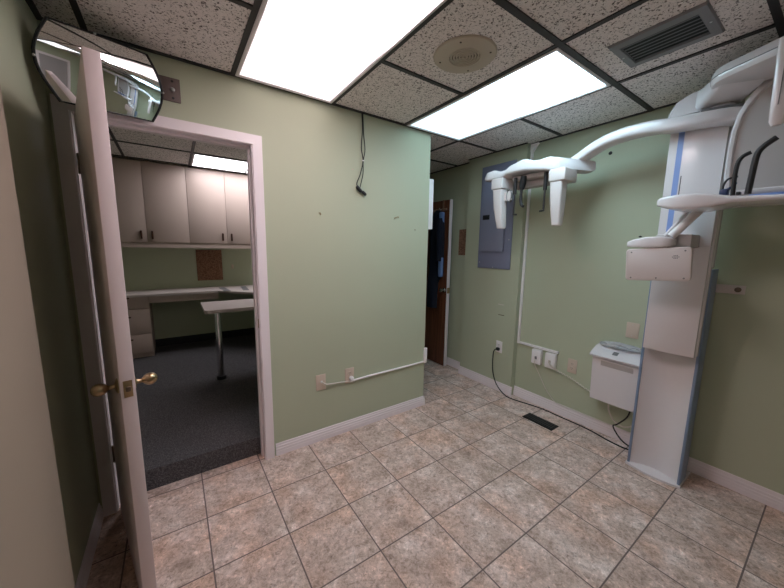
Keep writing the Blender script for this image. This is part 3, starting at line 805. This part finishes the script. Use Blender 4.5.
for i, p in enumerate(arm[3:12]):
    j = i + 3
    a = Vector(arm[j - 1]); b = Vector(arm[j + 1]); t = (b - a).normalized()
    w = t.cross(Vector((0, 0, 1))).normalized()
    rings.append([(Vector(p) + w*a_ + Vector((0, 0, .037 + b_)))[:] for a_, b_ in rrect(.088, .014, .004, 2)])
MB().loft(rings).build('arm_seam', M['xdgrey'], xr, smooth=50)
# cephalostat head: wavy board with two posts
def wave(y):   # top of the board along y
    k = [(-.235, 2.088), (-.262, 2.112), (-.33, 2.118), (-.40, 2.098), (-.44, 2.100), (-.50, 2.130), (-.60, 2.150), (-.70, 2.122), (-.735, 2.120), (-.80, 2.125), (-.85, 2.112), (-.885, 2.098)]
    for (a, za), (b, zb) in zip(k, k[1:]):
        if b <= y <= a: 
            t = (a - y)/(a - b); return za + (zb - za)*(t*t*(3 - 2*t))
    return k[-1][1]
def bott(y):
    k = [(-.235, 2.046), (-.262, 2.040), (-.40, 2.038), (-.46, 2.062), (-.60, 2.062), (-.70, 2.050), (-.76, 2.038), (-.84, 2.020), (-.885, 2.030)]
    for (a, za), (b, zb) in zip(k, k[1:]):
        if b <= y <= a:
            t = (a - y)/(a - b); return za + (zb - za)*(t*t*(3 - 2*t))
    return k[-1][1]
rings = []
for i in range(53):
    y = -.2351 - .6498*i/52
    zt, zb = wave(y), bott(y); zc = (zt + zb)/2; h = zt - zb
    e = min(1, min(i, 52 - i)/3)
    xf = 1.905 + .016*(1 - e); xk = 2.165 + .05*(i/52)**2 - .016*(1 - e)
    xm = (xf + xk)/2
    tt = i/52; rings.append([(xm + a_, y + max(0, a_ + (xk - xf)/2)*-.40*tt*tt, zc + b_) for a_, b_ in rrect(xk - xf, h, .018, 4)])
chd = MB().loft(rings).build('cephalostat_head', M['xwhite'], xr, smooth=50)
MB().rbox(1.99, 2.150, -.80, -.46, 2.020, 2.050, .004).build('underside_plate', M['xgrey'], chd)
MB().rbox(2.06, 2.14, -.72, -.42, 1.965, 2.030, .004).build('slide_housing', M['xgrey'], chd)
def post(yc, wtop, ytop, ybot, zt):
    MB().rbox(1.905, 2.075, ytop - wtop/2, ytop + wtop/2, zt - .085, zt, .008, 3).build('post_block', M['xpost'], xr)
    rings = []
    for z, w, y in ((zt - .088, .088, yc), (1.80, .080, (yc*2 + ybot)/3), (1.66, .062, ybot), (1.642, .058, ybot), (1.637, .048, ybot)):
        rings.append([(1.955 + a_, y + b_, z) for a_, b_ in rrect(.090*w/.088, w, .014, 3)])
    MB().loft(rings).build('sensor_post', M['xpost'], xr, smooth=30)
post(-.372, .110, -.372, -.405, 2.045)
post(-.868, .118, -.876, -.880, 2.030)
m = MB(); rings = []
for k in range(24):
    a = 2*PI*k/24; cy, cz = -.462, 1.900
    rings.append([(1.965 + dx, cy + (.030 + dr)*math.cos(a)*.75, cz + (.050 + dr)*math.sin(a)) for dx, dr in ((-.012, -.004), (.012, -.004), (.012, .002), (-.012, .002))])
m.loft(rings, closed=True).build('ear_ring', M['xdgrey'], xr, smooth=60)
MB().rbox(1.958, 1.972, -.484, -.415, 1.862, 1.938, .004).build('ring_plate', M['xpost'], xr)
for y, z0, z1, hook in ((-.505, 2.035, 1.745, -1), (-.76, 2.035, 1.755, 1)):
    MB().tube([(1.97, y, z0), (1.97, y, z0 - .13)], .014, 12).build('ear_rod_sleeve', M['black'], xr)
    MB().tube([(1.97, y, z0 - .12), (1.97, y, z1 + .012), (1.97, y - .004*hook, z1 + .003), (1.97, y + .030*hook, z1)], [.0068, .0068, .0068, .0068], 8).build('ear_rod', M['black'], xr)
MB().tube([(1.98, -.570, 2.04), (1.98, -.565, 1.985), (1.98, -.558, 1.94)], [.022, .026, .017], 12).build('nasal_support', M['black'], xr)
MB().tube(curve([(1.98, -.558, 1.95), (1.98, -.556, 1.86), (1.98, -.565, 1.82), (1.98, -.585, 1.805)], 4), .011, 10).build('nasal_rod', M['graphite'], xr)

# rotating unit overhead: long rounded beam
rb = []
ax = Vector((-.42, -.907, 0)).normalized(); pw = Vector((.907, -.42, 0)).normalized()
c0 = Vector((1.868, -1.760, 0))
nS = 26
def beam_outline(w, ext):
    pts = []
    for k in range(13):
        a = PI/2 + PI*k/12
        pts.append(c0 + ax*(-.02 + .115*ext*math.cos(a)*1.0) + pw*(w*math.sin(a)))
    pts.append(c0 + ax*.72 - pw*w*1.12); pts.append(c0 + ax*.72 + pw*w*1.12)
    return pts
rings = []
for z, w, e in ((2.246, .090, .88), (2.250, .104, .98), (2.266, .110, 1.03), (2.292, .110, 1.02), (2.312, .102, .95), (2.320, .080, .75)):
    rings.append([(p.x, p.y, z) for p in beam_outline(w, e)])
MB().loft(rings).build('rotor_beam', M['xwhite'], xr, smooth=40)
rings = [[(p.x, p.y, z) for p in beam_outline(w, e)] for z, w, e in ((2.274, .1112, 1.042), (2.278, .1112, 1.042))]
MB().loft(rings).build('beam_seam', M['xdgrey'], xr, smooth=0)

# tube head: tall curved shell beside the column
def shell(k):
    # outline in (y, z), left edge bowed
    base = [(-1.706, 1.740), (-1.698, 1.85), (-1.696, 1.97), (-1.700, 2.06), (-1.713, 2.140), (-1.733, 2.19), (-1.763, 2.237), (-1.815, 2.295), (-1.88, 2.335), (-2.02, 2.345), (-2.10, 2.28), (-2.12, 2.10), (-2.12, 1.85), (-2.10, 1.740)]
    cy, cz = -1.91, 1.99
    return [(cy + (y - cy)*k, cz + (z - cz)*k) for y, z in base]
rings = []
for x, k in ((2.10, .92), (2.09, .985), (2.06, 1.0), (2.015, 1.0), (1.995, .985), (1.990, .955), (1.992, .90), (2.006, .87)):
    rings.append([(x, y, z) for y, z in shell(k)])
th = MB().loft(rings).build('tube_head', M['xwhite'], xr, smooth=45)
rings = []
for k, x in ((.875, 2.004), (.7, 2.016), (.4, 2.026), (.1, 2.030)):
    rings.append([(x, y, z) for y, z in shell(k)])
rings.append([(2.04, y, z) for y, z in shell(.1)]); rings.append([(2.04, y, z) for y, z in shell(.875)])
MB().loft(rings).build('inner_panel', M['xgrey'], th, smooth=45)
bs = MB().rbox(1.985, 1.998, -2.08, -1.800, 1.712, 1.742, .003).build('blue_band', M['xblue'], th); bs['label'] = 'blue band'
MB().rbox(2.0, 2.09, -2.10, -1.715, 1.690, 1.752, .010, 3).build('lower_lip', M['xgrey'], th)
# slim sensor arm hanging from the beam
rings = []
for z, w, d in ((2.262, .060, .05), (2.10, .050, .045), (2.00, .046, .042), (1.965, .042, .038), (1.950, .028, .026)):
    rings.append([(1.615 + a_, -1.893 + b_, z) for a_, b_ in rrect(d, w, .016, 4)])
sa = MB().loft(rings).build('sensor_arm', M['xwhite'], xr, smooth=50)
MB().rbox(1.588, 1.592, -1.893, -1.890, 2.02, 2.24, .0008).build('sensor_seam', M['xdgrey'], sa)

# patient support table, its strut and head clamps
rings = []
prof = [(-1.490, .03, .016, 1.722), (-1.496, .075, .034, 1.720), (-1.515, .105, .046, 1.718), (-1.58, .125, .072, 1.711), (-1.66, .125, .074, 1.708), (-1.72, .115, .056, 1.706), (-1.78, .105, .030, 1.704), (-1.90, .105, .022, 1.698), (-2.10, .105, .022, 1.692)]
for y, hw, h, z in prof:
    rings.append([(1.875 + a_, y, z - .002 + b_) for a_, b_ in rrect(hw*2, h, .014, 4)])
tb = MB().loft(rings).build('support_table', M['xwhite'], xr, smooth=50)
MB().tube([(1.945, -1.655, 1.700), (1.915, -1.545, 1.545)], .021, 14).build('strut', M['xwhite'], xr)
MB().tube([(1.975, -1.600, 1.700), (1.94, -1.512, 1.548)], .010, 10).build('thin_strut', M['xwhite'], xr)
rings = []
for y, hw, h, z in ((-1.365, .03, .016, 1.510), (-1.371, .05, .030, 1.512), (-1.40, .062, .044, 1.516), (-1.46, .066, .060, 1.521), (-1.53, .062, .060, 1.523), (-1.565, .050, .046, 1.523), (-1.575, .03, .026, 1.523)):
    rings.append([(1.90 + a_, y + .006, z - .010 + b_) for a_, b_ in rrect(hw*2, h, .010, 4)])
MB().loft(rings).build('control_pod', M['xwhite'], xr, smooth=50)
MB().lathe([(.008, 0), (.008, .006), (.004, .009), (.001, .010)], (1.88, -1.415, 1.541), (0, 0, 1), 12).build('pod_knob', M['black'], xr)
MB().rbox(1.94, 2.1245, -1.625, -1.470, 1.485, 1.556, .006, 2).build('carrier_beam', M['xgrey'], xr)
# touch panel hanging below the pod
ROLL = .055
pc_ = Vector((1.865, -1.513, 1.390)); nrm = Vector((-1, -.10, -.06)).normalized(); uy = Vector((0, 0, 1)).cross(nrm).normalized(); vz = nrm.cross(uy).normalized()
uy, vz = (uy*math.cos(ROLL) + vz*math.sin(ROLL)), (vz*math.cos(ROLL) - uy*math.sin(ROLL))
def TP(a, b, d): return (pc_ + uy*a + vz*b + nrm*d)[:]
rings = []
for d, k in ((-.016, .95), (-.014, 1.0), (.006, 1.0), (.011, .985), (.013, .95)):
    rings.append([TP(a_*k, b_*k, d) for a_, b_ in rrect(.284, .180, .018, 5)])
dp = MB().loft(rings).build('display_panel', M['xpost'], xr, smooth=40)
rings = [[TP(a_, b_ + .088, d) for a_, b_ in rrect(.072, .030, .012, 4)] for d in (-.012, .004)]
MB().loft(rings).build('panel_neck', M['xgrey'], dp)
# which way is screen right: -uy or +uy
sr = 1 if uy.y < 0 else -1
for i in range(5):
    for j in range(3):
        if abs(i - 2) + abs(j - 1) > 2: continue
        MB().lathe([(.0026, .0125), (.0026, .0136)], TP(sr*(.078 + (i - 2)*.0065), .040 + (j - 1)*.007, 0), nrm, 8)
gr = MB()
for i in range(5):
    for j in range(3):
        if abs(i - 2) + abs(j - 1) > 2: continue
        c_ = Vector(TP(sr*(.078 + (i - 2)*.0065), .040 + (j - 1)*.007, 0)); gr.lathe([(.0026, .0125), (.0026, .0137)], c_, nrm, 8)
gr.build('speaker_holes', M['xdgrey'], dp, smooth=0)
for a, b in ((-.115, .072), (.115, .072), (-.115, -.074), (.115, -.074), (0, -.074)):
    MB().lathe([(.0042, .0115), (.0042, .0142), (.002, .0147)], TP(a, b, 0), nrm, 10).build('screw', M['xdgrey'], dp)
# head clamps on the table
def rod(name, pts, r, mat): MB().tube(curve(pts, 6), r, 10).build(name, mat, xr)
rod('temple_rod', [(1.80, -1.775, 1.722), (1.80, -1.772, 1.80), (1.80, -1.775, 1.862), (1.80, -1.788, 1.890), (1.80, -1.812, 1.903)], .0085, M['black'])
rod('hand_grip', [(1.80, -1.822, 1.722), (1.80, -1.825, 1.80), (1.80, -1.830, 1.885), (1.80, -1.845, 1.918), (1.80, -1.880, 1.948)], .0115, M['graphite'])
MB().rbox(1.83, 1.87, -1.752, -1.722, 1.726, 1.760, .006).build('chin_clamp', M['darkblue'], xr)
rod('clamp_rod', [(1.85, -1.730, 1.755), (1.85, -1.732, 1.785), (1.85, -1.745, 1.806), (1.85, -1.775, 1.812)], .0045, M['black'])
rod('clamp_bar', [(1.85, -1.742, 1.755), (1.84, -1.765, 1.768), (1.80, -1.778, 1.775)], .006, M['darkblue'])
MB().rbox(1.79, 1.82, -1.800, -1.785, 1.722, 1.735, .003).build('clamp_stop', M['black'], xr)

# ------------------------------------------------------------------ office furniture
def pull(par, x, y, z):
    MB().rbox(x - .010, x + .010, y - .024, y, z - .048, z + .048, .005).build('handle', M['pull'], par)
CY0, CY1, CZ0, CZ1 = 2.60, 2.948, 1.492, 2.408
cabs = [(-1.01, -.795, -.574, 'almond wall cabinet at the left, partly behind the open door', (1, -1)), (-.577, -.577, -.160, '', None)]
def cabinet(label, x0, xm, x1):
    t = thing('wall_cabinet', label, 'cabinet', ((x0 + x1)/2, CY0, CZ0), 'office wall cabinets')
    MB().box(x0 + .001, x1 - .001, CY0 + .018, CY1, CZ0, CZ1).build('carcass', M['laminate'], t, smooth=0)
    for a, b, hx in ((x0, xm, xm - .052), (xm, x1, xm + .052)):
        d = MB().rbox(a + .002, b - .002, CY0, CY0 + .0175, CZ0 + .002, CZ1 - .002, .0015).build('door', M['laminate'], t)
        pull(d, hx, CY0, CZ0 + .085)
    MB().box(x0 + .001, x1 - .001, CY0 + .012, CY0 + .030, CZ0 - .062, CZ0).build('light_valance', M['laminate'], t, smooth=0)
cabinet('left almond wall cabinet in the office, beside the open door edge', -1.005, -.581, -.158)
cabinet('right almond wall cabinet in the office, under the small ceiling light', -.158, .262, .68)
CT = .892
wt = MB()
wt.prism([(-1.69, 2.45), (.10, 2.45), (.55, 1.95), (1.44, 1.95), (1.44, 2.946), (-1.69, 2.946)], 'z', CT - .026, CT)
o = wt.build('desk_worktop', M['counter'], smooth=0); tag(o, 'long pale laminate worktop along the office back wall', 'worktop')
dr = thing('drawer_pedestal', 'almond drawer pedestal under the left end of the worktop', 'drawers', (-.82, 2.6, FO))
MB().box(-1.05, -.615, 2.50, 2.94, FO + .06, CT - .027).build('carcass', M['laminate'], dr, smooth=0)
MB().box(-1.05, -.615, 2.54, 2.94, FO + .0005, FO + .06).build('plinth', M['laminate'], dr, smooth=0)
for z0, z1 in ((.20, .42), (.43, .72), (.73, CT - .03)):
    d = MB().rbox(-1.045, -.62, 2.482, 2.4995, z0, z1, .002).build('drawer', M['laminate'], dr)
    MB().rbox(-.88, -.79, 2.462, 2.482, (z0 + z1)/2 - .007 + .06, (z0 + z1)/2 + .007 + .06, .003).build('handle', M['pull'], d)
ap = thing('desk_apron', 'almond drawer rail under the worktop over the knee space', 'drawer rail', (-.1, 2.5, .83))
MB().box(-.613, -.20, 2.468, 2.49, CT - .105, CT - .027).build('rail', M['laminate'], ap, smooth=0)
MB().box(-.196, .10, 2.468, 2.49, CT - .105, CT - .027).build('rail', M['laminate'], ap, smooth=0)
pn = thing('peninsula_table', 'pale desk extension with rounded corner on a chrome leg', 'table', (.3, 1.3, FO))
PZ = .885
pts = [(1.44, 1.62), (-.150, 1.60)] + [(-.150 + .035 - .035*math.cos(PI/2*k/6), 1.08 + .035 - .035*math.sin(PI/2*k/6)) for k in range(7)] + [(1.44, 1.09)]
MB().prism(pts, 'z', PZ - .030, PZ).build('tabletop', M['counter'], pn, smooth=0)
lg = MB().lathe([(.045, 0), (.045, .012), (.030, .018), (.030, PZ - .031 - FO)], (-.025, 1.355, FO), n=24).build('leg', M['chrome'], pn)
MB().lathe([(.0455, 0), (.0455, .030), (.031, .034)], (-.025, 1.355, FO + .0002), n=24).build('leg_cap', M['black'], pn)
cbd = MB().rbox(-.090, .220, 2.937, 2.9502, .985, 1.405, .003).build('cork_board', M['cork'])
tag(cbd, 'square brown cork board on the office wall below the cabinets', 'cork board')
for i, (x, a, lb) in enumerate(((.185, .05, 'grey sheet lying at the left on the office worktop corner'), (.43, -.08, 'grey sheet lying at the right on the office worktop corner'))):
    sht = MB(); c_, s_ = math.cos(a), math.sin(a)
    sht.prism([(x + c_*u - s_*v, 2.55 + s_*u + c_*v) for u, v in ((-.035, -.22), (.035, -.22), (.035, .22), (-.035, .22))], 'z', CT + .0003, CT + .004)
    o = sht.build('folder', M['xdgrey'], smooth=0); tag(o, lb.replace('grey sheet', 'dark folder'), 'folder')
swt = MB().rbox(.335, .365, 2.943, 2.9497, 1.14, 1.20, .002).build('wall_plate', M['outlet']); tag(swt, 'small beige wall plate right of the office cork board', 'wall plate')
board('baseboard_office_back', (-.615, 2.95), (1.44, 2.95), (0, -1), .10, FO).data.materials[0] = M['black']

# brown wooden cabinet doors on the near left wall (seen only in the mirror)
wc = thing('wood_panel', 'light brown wooden door behind the camera, seen in the mirror', 'door', (-.70, -2.9, 0))
MB().rbox(-.6855, -.650, -3.25, -2.55, .01, 2.03, .003).build('door_leaf', M['oak'], wc)
MB().lathe([(.022, 0), (.010, .010), (.010, .030), (.024, .045), (.020, .062), (.004, .066)], (-.650, -2.62, .98), (1, 0, 0), 16).build('door_knob', M['black'], wc)

# ------------------------------------------------------------------ camera
cam = bpy.data.cameras.new('camera'); co = bpy.data.objects.new('camera', cam); COL.objects.link(co)
RM = [[0.823336, 0.563431, 0.068285], [-0.567371, 0.81404, 0.124214], [0.014399, -0.141013, 0.989903]]
Rm = Matrix(((RM[0][0], RM[0][2], -RM[0][1]), (RM[1][0], RM[1][2], -RM[1][1]), (RM[2][0], RM[2][2], -RM[2][1])))
co.matrix_world = Matrix.Translation((-0.34817, -2.12536, 1.45345)) @ Rm.to_4x4()
cam.sensor_fit = 'HORIZONTAL'; cam.sensor_width = 36; cam.lens = 36*315.522/784
cam.clip_start = .02
S.camera = co

# ------------------------------------------------------------------ world and view
w = bpy.data.worlds.new('world'); S.world = w; w.use_nodes = True
w.node_tree.nodes['Background'].inputs[0].default_value = (.5, .5, .5, 1)
w.node_tree.nodes['Background'].inputs[1].default_value = .02
vs = S.view_settings
S.display_settings.display_device = 'sRGB'
vs.view_transform = 'Standard'; vs.look = 'None'; vs.gamma = 1; vs.exposure = 2.4; vs.use_curve_mapping = False
try:
    S.cycles.max_bounces = 10; S.cycles.diffuse_bounces = 6; S.cycles.glossy_bounces = 5; S.cycles.transmission_bounces = 6
except Exception:
    pass
